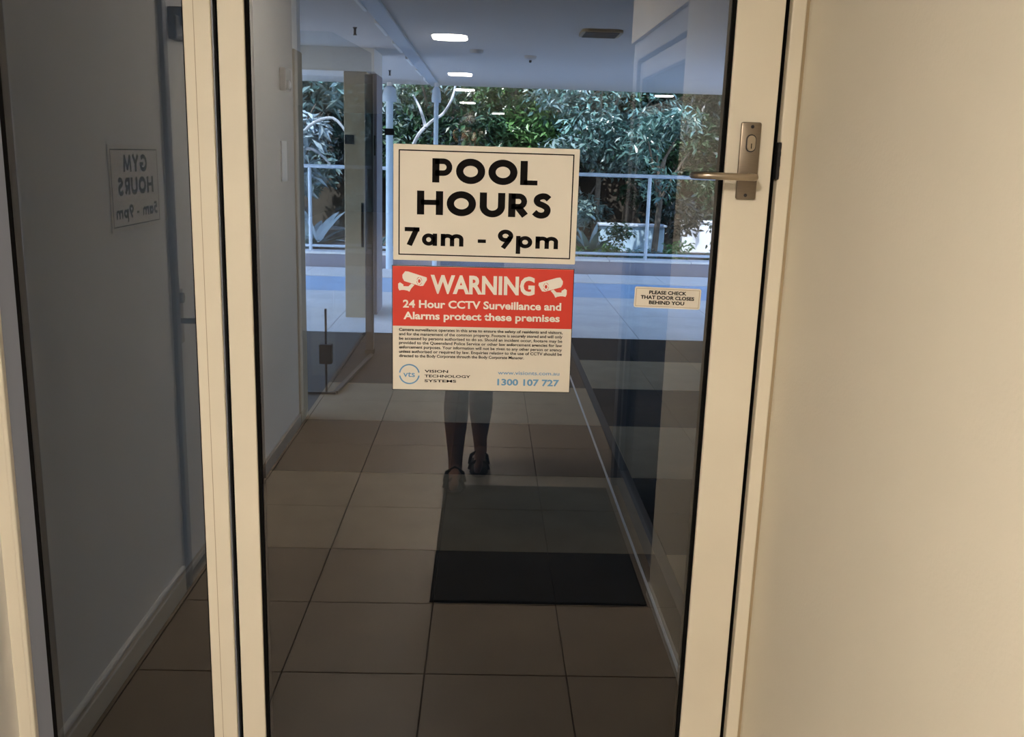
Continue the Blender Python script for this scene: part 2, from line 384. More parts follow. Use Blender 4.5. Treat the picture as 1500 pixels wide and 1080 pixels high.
# ================================================================== SIGNS
def catmull(p, n=6, closed=False):
    out = []; N = len(p)
    rng = range(N) if closed else range(N - 1)
    for i in rng:
        g = (lambda k: p[k % N]) if closed else (lambda k: p[min(max(k, 0), N - 1)])
        a, b, c, d = g(i - 1), g(i), g(i + 1), g(i + 2)
        for k in range(n):
            t = k / n
            out.append(tuple(.5 * (2 * b[j] + (c[j] - a[j]) * t + (2 * a[j] - 5 * b[j] + 4 * c[j] - d[j]) * t * t + (3 * b[j] - a[j] - 3 * c[j] + d[j]) * t ** 3) for j in (0, 1)))
    if not closed: out.append(p[-1])
    return out
def arc(cx, cy, rx, ry, a0, a1, n=20): return [(cx + rx * math.cos(math.radians(a0 + (a1 - a0) * k / n)), cy + ry * math.sin(math.radians(a0 + (a1 - a0) * k / n))) for k in range(n + 1)]
W = .285
G = {   # advance, strokes (points, width, closed)
 'P': (.80, [([(.128, 0), (.128, 1)], W, 0), ([(.10, .885)] + arc(.43, .64, .235, .245, 90, -90, 12) + [(.10, .395)], .23, 0)]),
 'O': (1.16, [(arc(.58, .5, .435, .38, 0, 360, 36)[:-1], .29, 1)]),
 'L': (.70, [([(.128, 0), (.128, 1)], W, 0), ([(.128, .1), (.68, .1)], .2, 0)]),
 'H': (1.0, [([(.128, 0), (.128, 1)], W, 0), ([(.872, 0), (.872, 1)], W, 0), ([(.13, .52), (.87, .52)], .21, 0)]),
 'U': (.98, [([(.128, 1), (.128, .43)] + arc(.49, .43, .362, .325, 180, 360, 16) + [(.852, .43), (.852, 1)], W, 0)]),
 'R': (.78, [([(.128, 0), (.128, 1)], W, 0), ([(.10, .885)] + arc(.40, .665, .21, .22, 90, -90, 12) + [(.10, .445)], .23, 0), ([(.34, .47), (.66, .07)], .29, 0)]),
 'S': (.74, [(catmull([(.655, .79), (.53, .895), (.37, .905), (.22, .835), (.175, .71), (.25, .60), (.42, .53), (.57, .43), (.605, .29), (.53, .15), (.37, .095), (.21, .13), (.08, .235)]), .255, 0)]),
 'G': (1.14, [(arc(.57, .5, .44, .395, 42, 352, 30), .26, 0), ([(.58, .45), (1.12, .45)], .2, 0)]),
 'Y': (.95, [([(.1, 1.0), (.475, .46)], .25, 0), ([(.85, 1.0), (.475, .46)], .25, 0), ([(.475, .5), (.475, 0)], W, 0)]),
 'M': (1.2, [([(.12, 0), (.24, 1)], .23, 0), ([(.24, .93), (.6, .12)], .21, 0), ([(.96, .93), (.6, .12)], .21, 0), ([(1.08, 0), (.96, 1)], .23, 0)]),
 '7': (.74, [([(.0, .885), (.72, .885)], .23, 0), ([(.60, .96), (.22, 0)], .27, 0)]),
 '9': (.80, [(arc(.38, .66, .265, .235, 0, 360, 24)[:-1], .23, 1), ([(.60, .62), (.56, .44), (.26, -.02)], .24, 0)]),
 '5': (.74, [([(.64, .89), (.2, .89)], .22, 0), ([(.25, .95), (.19, .5)], .2, 0), (catmull([(.16, .56), (.36, .61), (.55, .52), (.58, .32), (.47, .15), (.28, .1), (.08, .17)]), .22, 0)]),
 'a': (.82, [(arc(.33, .34, .225, .235, 0, 360, 24)[:-1], .21, 1), ([(.635, 0), (.635, .68)], .215, 0)]),
 'm': (1.14, [([(.11, 0), (.11, .68)], .22, 0), ([(.11, .34)] + arc(.335, .40, .225, .175, 180, 0, 10) + [(.56, 0)], .215, 0), ([(.56, .34)] + arc(.785, .40, .225, .175, 180, 0, 10) + [(1.01, 0)], .215, 0)]),
 'p': (.86, [([(.11, -.32), (.11, .68)], .22, 0), (arc(.45, .34, .25, .235, 0, 360, 24)[:-1], .21, 1)]),
 '-': (.44, [([(.02, .33), (.42, .33)], .19, 0)]),
 ' ': (.36, []),
}
def stroke_text(txt, gap):
    quads = []; x = 0
    for ch in txt:
        adv, st = G[ch]
        for pts, wd, closed in st:
            n = len(pts); L, Rr = [], []
            for i in range(n):
                if closed: a, c = pts[i - 1], pts[(i + 1) % n]; b = pts[i]
                else: a, b, c = pts[max(i - 1, 0)], pts[i], pts[min(i + 1, n - 1)]
                d1 = Vector((b[0] - a[0], b[1] - a[1])); d2 = Vector((c[0] - b[0], c[1] - b[1]))
                if d1.length < 1e-9: d1 = d2
                if d2.length < 1e-9: d2 = d1
                d1.normalize(); d2.normalize(); t = (d1 + d2)
                t = t.normalized() if t.length > 1e-6 else d1
                nn = Vector((-t.y, t.x)); k = wd / 2 / max(.5, nn.dot(Vector((-d1.y, d1.x))))
                L.append((x + b[0] + nn.x * k, b[1] + nn.y * k)); Rr.append((x + b[0] - nn.x * k, b[1] - nn.y * k))
            for i in range(n if closed else n - 1):
                j = (i + 1) % n; quads.append((L[i], L[j], Rr[j], Rr[i]))
        x += adv + gap
    return quads, x - gap
def lettering(parent, place, txt, u0, u1, base, cap, gap=.1, m='ink', name='lettering'):
    wd = stroke_text(txt, gap)[1]; k0 = 0; words = txt.split(' ')
    if len(words) > 1:
        for wrd in words:
            a = stroke_text(txt[:k0], gap)[1] + (gap if k0 else 0); c = a + stroke_text(wrd, gap)[1]
            lettering(parent, place, wrd, u0 + (u1 - u0) * a / wd, u0 + (u1 - u0) * c / wd, base, cap, gap, m, name)
            k0 += len(wrd) + 1
        return
    q, wd = stroke_text(txt, gap); b = MB()
    for f in q: b.poly([place(u0 + (u1 - u0) * p[0] / wd, base + cap * p[1]) for p in f])
    bm = b.bm; me = bpy.data.meshes.new(name); bm.to_mesh(me); bm.free(); me.materials.append(M[m])
    return link(name, me, parent)
def text_mesh(txt, off=0.0):
    cu = bpy.data.curves.new('t', 'FONT'); cu.body = txt; cu.size = 1; cu.offset = off; cu.resolution_u = 3
    o = bpy.data.objects.new('t', cu); COL.objects.link(o)
    dg = bpy.context.evaluated_depsgraph_get()
    me = bpy.data.meshes.new_from_object(o.evaluated_get(dg))
    bpy.data.objects.remove(o); bpy.data.curves.remove(cu); return me
def text_fit(parent, place, txt, u0, u1, v0, v1, m, off=0.0, name='lettering', ref=None):
    # v0..v1 is the vertical extent of the capital-height reference text
    me = text_mesh(txt, off); rf = text_mesh(ref or 'H', off)
    xs_ = [v.co.x for v in me.vertices]; ys = [v.co.y for v in rf.vertices]
    a, c = min(xs_), max(xs_); y0, y1 = min(ys), max(ys)
    for v in me.vertices:
        v.co = place(u0 + (u1 - u0) * (v.co.x - a) / (c - a), v0 + (v1 - v0) * (v.co.y - y0) / (y1 - y0))
    bpy.data.meshes.remove(rf); me.materials.clear(); me.materials.append(M[m]); me.name = name
    return link(name, me, parent)
def board(name, place, w_, h_, m, depth, parent, r=.002):
    pts = []
    for cx, cy_, a0 in ((w_ - r, h_ - r, 0), (r, h_ - r, 90), (r, r, 180), (w_ - r, r, 270)):
        pts += [place(cx + r * math.cos(math.radians(a0 + 30 * k)), cy_ + r * math.sin(math.radians(a0 + 30 * k))) for k in range(4)]
    off = place(0, 0, -depth) - place(0, 0, 0)
    return MB().prism(pts, off).build(name, m, parent)
def border(place, x0, x1, z0, z1, t_, parent, m='ink', lift=.0004):
    b = MB()
    for u0, u1, v0, v1 in ((x0, x1, z0, z0 + t_), (x0, x1, z1 - t_, z1), (x0, x0 + t_, z0 + t_, z1 - t_), (x1 - t_, x1, z0 + t_, z1 - t_)):
        b.poly([place(u0, v0, lift), place(u1, v0, lift), place(u1, v1, lift), place(u0, v1, lift)])
    return b.build('border', m, parent)
def place_door(x, z, tilt=0):
    ca, sa = math.cos(tilt), math.sin(tilt)
    return lambda u, v, l=.0006: Vector((x + u * ca - v * sa, -.0025 - l, z + u * sa + v * ca))
# POOL HOURS
P = place_door(-.1885, 1.3125, .0012); w_, h_ = .3725, .231
s1 = thing('hours_sign', (-.0025, 0, 1.3125), 'cream pool hours sign with bold black lettering on the door glass', 'sign')
board('board', lambda u, v, l=0: P(u, v, l), w_, h_, 'sign', .0024, s1)
border(P, .0105, w_ - .0105, .0105, h_ - .0105, .0024, s1)
lettering(s1, P, 'POOL', .0785, .2905, h_ - .0735, .0475, .13)
lettering(s1, P, 'HOURS', .0485, .3185, h_ - .138, .0475, .16)
lettering(s1, P, '7am - 9pm', .0275, .3370, h_ - .2005, .0365, .10)
# CCTV warning
P2 = place_door(-.1895, 1.0385, .006); w2, h2 = .3745, .263
s2 = thing('warning_sign', (0, 0, 1.0385), 'red and cream surveillance warning sign below the hours sign', 'sign')
board('board', lambda u, v, l=0: P2(u, v, l), w2, h2, 'sign', .0024, s2)
b = MB(); b.poly([P2(.0015, .137, .0003), P2(w2 - .001, .137, .0003), P2(w2 - .001, h2 - .0018, .0003), P2(.0015, h2 - .0018, .0003)])
b.build('red_field', 'red', s2)
border(P2, 0, w2, 0, h2, .0012, s2, lift=.0005)
U = lambda u: (u - 25) * .3745 / 1385
V = lambda v: h2 - (v - 55) * .263 / 935
PL = lambda u, v, l=.0009: P2(u, v, l)
text_fit(s2, PL, 'WARNING', U(318), U(1112), V(258), V(120), 'white', .036)
text_fit(s2, PL, '24 Hour CCTV Surveillance and', U(108), U(1320), V(366), V(308), 'white', .03)
text_fit(s2, PL, 'Alarms protect these premises', U(112), U(1312), V(452), V(396), 'white', .03)
fine = ['Camera surveillance operates in this area to ensure the safety of residents and visitors,',
 'and for the management of the common property. Footage is securely stored and will only',
 'be accessed by persons authorised to do so. Should an incident occur, footage may be',
 'provided to the Queensland Police Service or other law enforcement agencies for law',
 'enforcement purposes. Your information will not be given to any other person or agency',
 'unless authorised or required by law. Enquiries relating to the use of CCTV should be',
 'directed to the Body Corporate through the Body Corporate Manager.']
for i, ln in enumerate(fine):
    text_fit(s2, PL, ln, U(78), U(1338 if i < 6 else 1045), V(541 + i * 33), V(519 + i * 33), 'ink', .018, 'fine_print')
for i, ln in enumerate(('VISION', 'TECHNOLOGY', 'SYSTEMS')):
    text_fit(s2, PL, ln, U(275), U((458, 632, 522)[i]), V(853 + i * 37), V(833 + i * 37), 'ink', .02, 'company_name')
text_fit(s2, PL, 'www.visionts.com.au', U(845), U(1325), V(858), V(830), 'blue', .008, 'web_address')
text_fit(s2, PL, '1300 107 727', U(842), U(1325), V(942), V(892), 'blue', .03, 'phone_number')
lg = MB(); c0 = (U(157), V(868)); 
for a0, a1 in ((10, 172), (190, 352)):
    pts = [(math.cos(math.radians(a0 + (a1 - a0) * k / 20)), math.sin(math.radians(a0 + (a1 - a0) * k / 20))) for k in range(21)]
    for p, q in zip(pts, pts[1:]):
        ro, ri = .0218, .0190
        lg.poly([PL(c0[0] + p[0] * ro, c0[1] + p[1] * ro), PL(c0[0] + q[0] * ro, c0[1] + q[1] * ro), PL(c0[0] + q[0] * ri, c0[1] + q[1] * ri), PL(c0[0] + p[0] * ri, c0[1] + p[1] * ri)])
lg.build('logo_ring', 'blue', s2)
text_fit(s2, PL, 'vts', U(110), U(200), V(890), V(845), 'blue', .01, 'logo_letters')
# two camera pictograms
def pict(mx):
    q = (lambda u, v: PL(U(u), V(v))) if not mx else (lambda u, v: PL(U(1430 - u), V(v + 22)))
    b = MB()
    for loop in ([(104, 125), (125, 98), (150, 100), (288, 140), (290, 158), (262, 202), (240, 205), (118, 170), (105, 148)],
                 [(72, 190), (86, 180), (112, 196), (112, 208), (150, 208), (172, 188), (196, 196), (170, 225), (158, 248), (142, 240), (118, 236), (100, 236), (80, 240), (72, 222)]):
        b.poly([q(*p) for p in loop])
    o = b.build('camera_pictogram', 'white', s2)
    b = MB(); ctr = (232, 168)
    for r0, r1 in ((30, 26), (14, 0.5)):
        for k in range(16):
            a, c = 2 * PI * k / 16, 2 * PI * (k + 1) / 16
            if r0 == 30 and k % 4 == 0: continue
            b.poly([q(ctr[0] + r * math.cos(t_) * .7, ctr[1] + r * math.sin(t_)) + Vector((0, -.0004, 0)) for r, t_ in ((r0, a), (r0, c), (r1, c), (r1, a))])
    b.build('lens_outline', 'red', o)
pict(False); pict(True)
# PLEASE CHECK sticker
P3 = place_door(.3105, 1.2278, -.016); w3, h3 = .1385, .0435
s3 = thing('door_sticker', (.38, 0, 1.23), 'small cream please check door sticker right of the warning sign', 'sticker')
board('board', lambda u, v, l=0: P3(u, v, l), w3, h3, 'sign', .0016, s3, .004)
border(P3, .003, w3 - .003, .003, h3 - .003, .0009, s3, 'olive')
PL3 = lambda u, v, l=.0008: P3(u, v, l)
text_fit(s3, PL3, 'PLEASE CHECK', .030, .108, .0290, .0365, 'ink', .035)
text_fit(s3, PL3, 'THAT DOOR CLOSES', .013, .125, .0185, .0260, 'ink', .035)
text_fit(s3, PL3, 'BEHIND YOU', .031, .105, .0080, .0155, 'ink', .035)
# GYM HOURS on the left wall (read in mirror image through the side panel)
yg0, yg1 = -.702, -1.092
def P4(u, v, l=.0006): return Vector((XL + .003 + l, yg1 + u, 1.283 + v))
P4m = P4
s4 = thing('hours_sign.001', (XL, -.9, 1.283), 'gym hours sign on the left corridor wall, seen reversed in the side panel', 'sign')
w4, h4 = .390, .240
board('board', lambda u, v, l=0: P4(u, v, l), w4, h4, 'sign', .0028, s4)
border(P4, .010, w4 - .010, .012, h4 - .012, .0035, s4)
lettering(s4, P4, 'GYM', .10, .29, h4 - .076, .048, .13)
lettering(s4, P4, 'HOURS', .055, .335, h4 - .140, .048, .16)
lettering(s4, P4, '5am - 9pm', .03, .36, h4 - .205, .037, .10)

# ================================================================== CAMERA-SIDE THINGS (seen mirrored in the glass)
# gym door
gd = thing('door_3', (XL, -1.63, 0), 'white gym door with lever and closer on the left corridor wall', 'door', kind='structure')
MB().box(XL - .05, XL - .012, -2.06, -1.205, .008, 2.03, .002, 1).build('door_leaf', 'wallw', gd)
for y0, y1, z0, z1 in ((-1.205, -1.165, 0, 2.07), (-2.10, -2.06, 0, 2.07), (-2.06, -1.205, 2.03, 2.07)):
    MB().box(XL - .06, XL + .014, y0, y1, z0, z1, .002, 1).build('door_jamb', 'alu', gd)
MB().box(XL - .012, XL - .004, -1.295, -1.235, .86, 1.05, .003, 1).build('handle_plate', 'steel2', gd)
smooth(MB().tube([(XL - .006, -1.265, .94), (XL + .04, -1.265, .94), (XL + .05, -1.275, .94), (XL + .05, -1.30, .94), (XL + .05, -1.40, .94)], .010, 10).build('lever', 'dark', gd))
smooth(MB().tube([(XL - .006, -1.262, 1.02), (XL + .008, -1.262, 1.02)], .018, 16).build('key_cylinder', 'dark', gd))
MB().box(XL - .012, XL + .04, -1.52, -1.29, 1.90, 1.96, .006).build('closer_body', 'dark', gd)
MB().box(XL + .004, XL + .03, -1.32, -1.245, 1.855, 1.93, .004, 1).build('closer_bracket', 'dark', gd)
smooth(MB().tube([(XL + .03, -1.31, 1.93), (XL + .12, -1.45, 1.985), (XL + .02, -1.60, 2.045)], .009, 8).build('closer_arm', 'dark', gd))
# dark side door in the right wall
d2 = thing('door_2', (XR, -1.8, 0), 'dark framed glass side door in the right corridor wall', 'door', kind='structure')
for y0, y1, z0, z1 in ((-1.25, -1.19, 0, 2.02), (-2.41, -2.31, 0, 2.02), (-2.31, -1.25, 1.94, 2.02)):
    MB().box(XR + .015, XR + .10, y0, y1, z0, z1, .003, 1).build('door_frame', 'alu', d2)
for y0, y1, z0, z1 in ((-1.31, -1.255, .02, 1.93), (-2.30, -2.245, .02, 1.93), (-2.245, -1.31, .02, .10), (-2.245, -1.31, 1.86, 1.93), (-2.245, -1.31, 1.70, 1.74)):
    MB().box(XR + .03, XR + .075, y0, y1, z0, z1, .003, 1).build('door_rail', 'alu', d2)
MB().box(XR + .05, XR + .058, -2.245, -1.31, .10, 1.86).build('glass_pane', 'darkglass', d2)
for x in (XR + .004, XR + .085):
    MB().box(x, x + .008, -2.40, -1.2, 0, .012, .001, 1).build('floor_track', 'steel2', d2)
# mat
mt = thing('door_mat', (.22, -1.67, 0), 'charcoal rubber-backed door mat on the tiles, mirrored in the glass', 'door mat')
b = MB().box(-.160, .590, -2.262, -1.088, .001, .008, .003, 2); smooth(b.build('mat_pile', 'mat', mt))
b = MB()
for y0, y1, x0, x1 in ((-2.268, -2.256, -.166, .596), (-1.094, -1.082, -.166, .596), (-2.256, -1.094, -.166, -.154), (-2.256, -1.094, .584, .596)):
    b.box(x0, x1, y0, y1, .0008, .005, .001, 1)
b.build('rubber_edge', 'black', mt)
# ceiling lamps
def rrect(cx, cy_, sx, sy, r, z, n=5):
    out = []
    for sxn, syn, a0 in ((1, 1, 0), (-1, 1, 90), (-1, -1, 180), (1, -1, 270)):
        for k in range(n + 1):
            a = math.radians(a0 + 90 * k / n)
            out.append((cx + sxn * (sx / 2 - r) + r * math.cos(a), cy_ + syn * (sy / 2 - r) + r * math.sin(a), z))
    return out
def ceiling_lamp(x, y, label):
    L = thing('ceiling_lamp', (x, y, ZC), label, 'ceiling lamp', 'lamps along the corridor ceiling')
    MB().prism(rrect(x, y, .30, .40, .10, ZC), (0, 0, -.006)).build('lamp_body', 'lampbody', L)
    MB().prism(rrect(x, y, .265, .365, .09, ZC - .006), (0, 0, -.006)).build('diffuser', 'lamp', L)
ceiling_lamp(-.48, -2.3, 'lit oblong ceiling lamp right above the person with the phone')
ceiling_lamp(-.316, -5.70, 'largest lit ceiling lamp mirrored near the top of the glass')
ceiling_lamp(-.338, -9.18, 'second lit ceiling lamp mirrored in the glass, above the garden edge')
ceiling_lamp(-.349, -11.85, 'third lit ceiling lamp mirrored in the glass, just over the leaves')
ceiling_lamp(-.384, -15.3, 'fourth, small lit ceiling lamp mirrored over the leaves')
ceiling_lamp(.203, -19.46, 'farthest tiny lit ceiling lamp mirrored above the hours sign')
ceiling_lamp(2.44, -11.72, 'lone lit ceiling lamp mirrored at the right above the lever')
un = thing('ceiling_grille', (.782, 5.12, ZC), 'unlit brown grey oblong ceiling grille right of the big lamp', 'ceiling grille')
MB().prism(rrect(.782, 5.12, .29, .34, .05, ZC), (0, 0, -.02)).build('grille_frame', 'olive', un)
for k in range(7): MB().box(.66, .90, 4.97 + k * .045, 4.99 + k * .045, ZC - .026, ZC - .02).build('slat', 'dark', un)
sm = thing('smoke_detector', (.36, 6.95, ZC), 'small round smoke detector on the ceiling left of the grille', 'smoke detector')
smooth(MB().lathe([(.055, 0), (.055, -.014), (.045, -.03), (.02, -.038)], 24, (.36, 6.95, ZC)).build('detector_body', 'plastic', sm))
smooth(MB().lathe([(.012, -.036), (.012, -.055), (.004, -.06)], 12, (.36, 6.95, ZC)).build('detector_tip', 'dark', sm))
sm = thing('smoke_detector.001', (-.12, 6.6, ZC), 'round smoke detector on the ceiling between the two biggest lamps', 'smoke detector')
smooth(MB().lathe([(.06, 0), (.06, -.014), (.05, -.03), (.02, -.036)], 24, (-.12, 6.6, ZC)).build('detector_body', 'plastic', sm))

# ================================================================== PASSAGE BEYOND THE GLASS
sw = thing('wall_switch', (XL, 2.96, 1.85), 'small dark wall box with a pale knob on the passage wall', 'wall switch')
MB().box(XL, XL + .03, 2.89, 3.03, 1.80, 1.91, .006).build('box', 'dark', sw)
smooth(MB().lathe([(.022, 0), (.022, .012), (.012, .018)], 16, (XL + .03, 2.93, 1.83), 'x').build('knob', 'whitewall', sw))
bp = thing('wall_switch.001', (XL, 2.93, 1.3), 'flat pale blank plate on the passage wall below the dark box', 'wall plate')
MB().box(XL, XL + .008, 2.88, 3.0, 1.36, 1.56, .002, 1).build('plate', 'wallw', bp)
# frameless glass partition with patch lock
gp = thing('glass_partition', (-.95, 4.0, 0), 'clear frameless glass partition with dark patch lock left of the brown column', 'glass partition')
MB().box(-1.15, -.945, 3.915, 3.925, .012, 2.2).build('glass_pane', 'pane', gp)
pts = [(-.945, 3.93), (-.82, 5.58)]
MB().prism([(-.945, 3.93, .012), (-.856, 5.1, .012), (-.856, 5.1, 2.2), (-.945, 3.93, 2.2)], (.010, 0, 0)).build('glass_pane', 'pane', gp)
MB().box(-1.15, -.935, 3.905, 3.935, 0, .014, .002, 1).build('bottom_channel', 'dark', gp)
MB().prism([(-.955, 3.93, 0), (-.866, 5.1, 0), (-.836, 5.1, 0), (-.925, 3.93, 0)], (0, 0, .016)).build('bottom_channel', 'dark', gp)
MB().box(-1.0, -.988, 3.912, 3.928, .014, .55).build('edge_seal', 'dark', gp)
MB().box(-1.035, -.955, 3.89, 3.95, .20, .325, .004, 1).build('patch_lock', 'dark', gp)
# dark door post and brown column with pull handle
dp = thing('door_post', (-.9, 5.2, 0), 'dark slim metal door post in front of the brown column', 'post')
MB().box(-.905, -.845, 5.17, 5.23, 0, 2.06, .004, 1).build('post', 'dark', dp)
MB().box(-.91, -.84, 5.16, 5.24, 0, .03, .003, 1).build('post_foot', 'black', dp)
co = thing('column', (-1.15, 7.0, 0), 'brown square column with black pull handle in front of the leaves', 'column')
MB().box(-1.29, -1.085, 6.75, 7.4, 0, 2.2, .006).build('shaft', 'olive', co)
MB().box(-1.085, -1.02, 6.95, 7.4, 0, 2.2, .004).build('daylit_side', 'upst', co)  # column side coloured blue grey for the daylight falling on it
MB().box(-1.135, -1.115, 6.70, 6.735, .66, 1.06, .004).build('pull_handle', 'black', co)
for z in (.70, 1.02): MB().box(-1.13, -1.12, 6.73, 6.75, z, z + .02).build('handle_bracket', 'black', co)
MB().box(-1.285, -1.20, 6.742, 6.75, 1.575, 1.655, .001, 1).build('name_plate', 'dark', co)
MB().box(-1.07, -1.03, 6.93, 6.95, 1.48, 1.66, .004).build('lock_box', 'dark', co)
bh = struct('trim_7', MB().box(-2.6, -1.02, 6.75, 7.4, 2.2, ZC), 'wallw', 'white ceiling bulkhead above the brown column', 'bulkhead')
# ceiling bits
ct = thing('recess_edge_track', (-.7, 7, ZC), 'pale ribbed cable track standing in for a recess edge of the passage ceiling', 'cable track')  # track shape added for the paler edge of a ceiling recess
MB().box(-.78, -.66, 3.0, 11.15, ZC - .02, ZC, .004, 1).build('track', 'rail', ct)
for k in range(6): MB().box(-.80, -.775, 3.6 + k * 1.25, 4.3 + k * 1.25, ZC - .03, ZC, .004, 1).build('clip', 'whitewall', ct)
for i, (x, y, lab) in enumerate(((-.996, 5.35, 'small dark sprinkler head on the passage ceiling nearest the door'), (-1.117, 9.04, 'small dark sprinkler head on the ceiling by the left soffit post'))):
    s_ = thing('sprinkler_head', (x, y, ZC), lab, 'sprinkler', 'ceiling sprinklers')
    smooth(MB().lathe([(.016, 0), (.016, -.006), (.009, -.01), (.009, -.05)], 14, (x, y, ZC)).build('pipe', 'dark', s_))
    smooth(MB().lathe([(.014, -.05), (.014, -.055)], 14, (x, y, ZC)).build('deflector', 'dark', s_))

# ================================================================== GARDEN
gs = MB().box(-8, 10, 10.86, 20, -.2, .12)
struct('ground', gs, 'soil', 'brown planted soil behind the terrace railing', 'soil')
up = thing('planter_kerb', (0, 10.6, 0), 'grey rendered planter upstand with pale coping under the railing', 'planter wall')
MB().box(-8, 10, 10.58, 10.84, 0, .17).build('upstand', 'upst', up)
for i in range(-7, 9): MB().box(i * 1.1 - .545, i * 1.1 + .545, 10.56, 10.86, .17, .20, .004, 1).build('coping_stone', 'kerb', up)
rl = thing('railing', (0, 10.7, .2), 'pale blue metal railing along the garden edge', 'railing')
smooth(MB().tube([(-7, 10.7, 1.30), (9, 10.7, 1.30)], .024, 10).build('top_rail', 'rail', rl))
smooth(MB().tube([(-7, 10.7, .265), (9, 10.7, .265)], .018, 10).build('bottom_rail', 'rail', rl))
for x in (-5.1, -3.7, -2.33, -.58, .79, 2.15, 3.55, 4.9):
    smooth(MB().tube([(x, 10.7, .2), (x, 10.7, 1.29)], .024, 10).build('post', 'rail', rl))
# slim posts under the soffit edge, with bracket capitals, no lamps
def soffit_post(x, y, r, hz, lab):
    p = thing('soffit_post', (x, y, 0), lab, 'soffit post', 'slim posts at the garden edge')
    smooth(MB().tube([(x, y, 0), (x, y, hz - .2)], r, 14).build('pole', 'pole', p))
    smooth(MB().lathe([(r * 1.9, hz - .21), (r * 2.1, hz - .16), (r * 1.6, hz - .05), (r * .9, hz - .02)], 16, (x, y, 0)).build('bracket_capital', 'pole', p), 50)
    smooth(MB().lathe([(r * .8, hz - .02), (r * .8, hz + .03)], 12, (x, y, 0)).build('cap', 'kerb', p))
    return p
p1 = soffit_post(-1.262, 10.45, .046, 2.34, 'wider pale blue soffit post left of the hours sign')
MB().box(-1.32, -1.205, 10.38, 10.5, 1.72, 1.80, .004, 1).build('bracket', 'black', p1)
soffit_post(-.672, 10.45, .030, 2.35, 'thinner pale blue soffit post above the hours sign')
# bank; low walls stand in for a car-like shape and a sunlit surface
bk = MB()
NX, NY = 26, 8
grid = []
for j in range(NY + 1):
    row = []
    for i in range(NX + 1):
        x = -9 + 20 * i / NX; t_ = j / NY
        y = 14.6 + 4.0 * t_; z = .1 + 4.2 * t_ ** .75
        row.append(bk.bm.verts.new((x, y + .6 + random.uniform(-.15, .15), z + random.uniform(-.1, .1))))
    grid.append(row)
for j in range(NY):
    for i in range(NX):
        bk.bm.faces.new((grid[j][i], grid[j][i + 1], grid[j + 1][i + 1], grid[j + 1][i]))
struct('garden_bank', bk, 'bank', 'dark brown earth bank rising behind the plants', 'earth bank', sm=True)
lw = thing('stand_in_wall', (2.2, 13, 0), 'pale blue low garden wall standing in for a car-like shape behind the railing post', 'garden wall')
MB().box(1.75, 2.75, 12.6, 12.8, .1, .50, .02).build('wall_body', 'bluewall', lw); MB().box(1.72, 2.78, 12.57, 12.83, .50, .54, .01).build('coping', 'rail', lw)
ww = thing('stand_in_wall.001', (3.4, 13, 0), 'bright white low wall standing in for a sunlit surface at the right below the lever', 'garden wall')
MB().box(3.05, 4.6, 12.7, 12.9, .1, .58, .03).build('wall_body', 'whitewall', ww); MB().box(3.03, 4.62, 12.68, 12.92, .58, .61, .01).build('coping', 'whitewall', ww)

def leaf_cloud(n, cen, rad, size, rng, shell=.55, droop=.3, aspect=.38):
    vs_, fs = [], []
    for _ in range(n):
        while True:
            d = Vector((rng.uniform(-1, 1), rng.uniform(-1, 1), rng.uniform(-1, 1)))
            if shell < d.length < 1: break
        p = Vector(cen) + Vector((d.x * rad[0], d.y * rad[1], d.z * rad[2]))
        ax_ = Vector((rng.uniform(-1, 1), rng.uniform(-1, 1), rng.uniform(-.6, .6) - droop)).normalized()
        nn = Vector((rng.uniform(-.8, .8), rng.uniform(-.8, .8), 1)); s_ = ax_.cross(nn).normalized(); up_ = s_.cross(ax_)
        L = size * rng.uniform(.6, 1.3); wd = L * aspect
        i = len(vs_)
        vs_ += [p, p + ax_ * L * .5 + s_ * wd * .5 + up_ * L * .06, p + ax_ * L - up_ * L * .08, p + ax_ * L * .5 - s_ * wd * .5 + up_ * L * .06]
        fs += [(i, i + 1, i + 2), (i, i + 2, i + 3)]
    return vs_, fs
def cloud_obj(name, parts, m, parent, rng):
    V_, F_ = [], []
    for a in parts:
        v, f = leaf_cloud(*a[:4], rng, *a[4:]); k = len(V_)
        V_ += v; F_ += [tuple(q + k for q in ff) for ff in f]
    me = bpy.data.meshes.new(name); me.from_pydata([tuple(v) for v in V_], [], F_); me.materials.append(M[m])
    o = link(name, me, parent); o['kind'] = 'stuff'; return o
def plant(name, x, y, h, r, m, lab, cat='shrub', n=900, size=.12, trunk=True, m2=None, seed=1, group='garden plants behind the railing', lumps=7, aspect=.38):
    rng = random.Random(seed)
    t_ = thing(name, (x, y, .12), lab, cat, group)
    if trunk:
        b = MB(); b.tube([(x, y, .1), (x + .04, y, h * .35), (x - .05, y + .03, h * .7)], [.05, .04, .02], 8)
        for k in range(4):
            a = rng.uniform(0, 2 * PI); z0 = h * rng.uniform(.3, .55)
            b.tube([(x, y, z0), (x + math.cos(a) * r * .4, y + math.sin(a) * r * .4, z0 + h * .2), (x + math.cos(a) * r * .7, y + math.sin(a) * r * .7, z0 + h * .32)], [.025, .018, .008], 6)
        smooth(b.build('trunk', 'bark', t_))
    parts, parts2 = [], []
    if cat == 'tree': lumps = 13
    for k in range(lumps):
        a = rng.uniform(0, 2 * PI); q = rng.uniform(.2, .65)
        c = (x + math.cos(a) * r * q, y + math.sin(a) * r * q, h * rng.uniform(.35, .85))
        rr = r * rng.uniform(.38, .6)
        (parts2 if m2 and k % 2 else parts).append((n // lumps, c, (rr, rr, rr * .8), size, .45, .3, aspect))
    cloud_obj('foliage', parts, m, t_, rng)
    if parts2: cloud_obj('foliage', parts2, m2, t_, rng)
    return t_
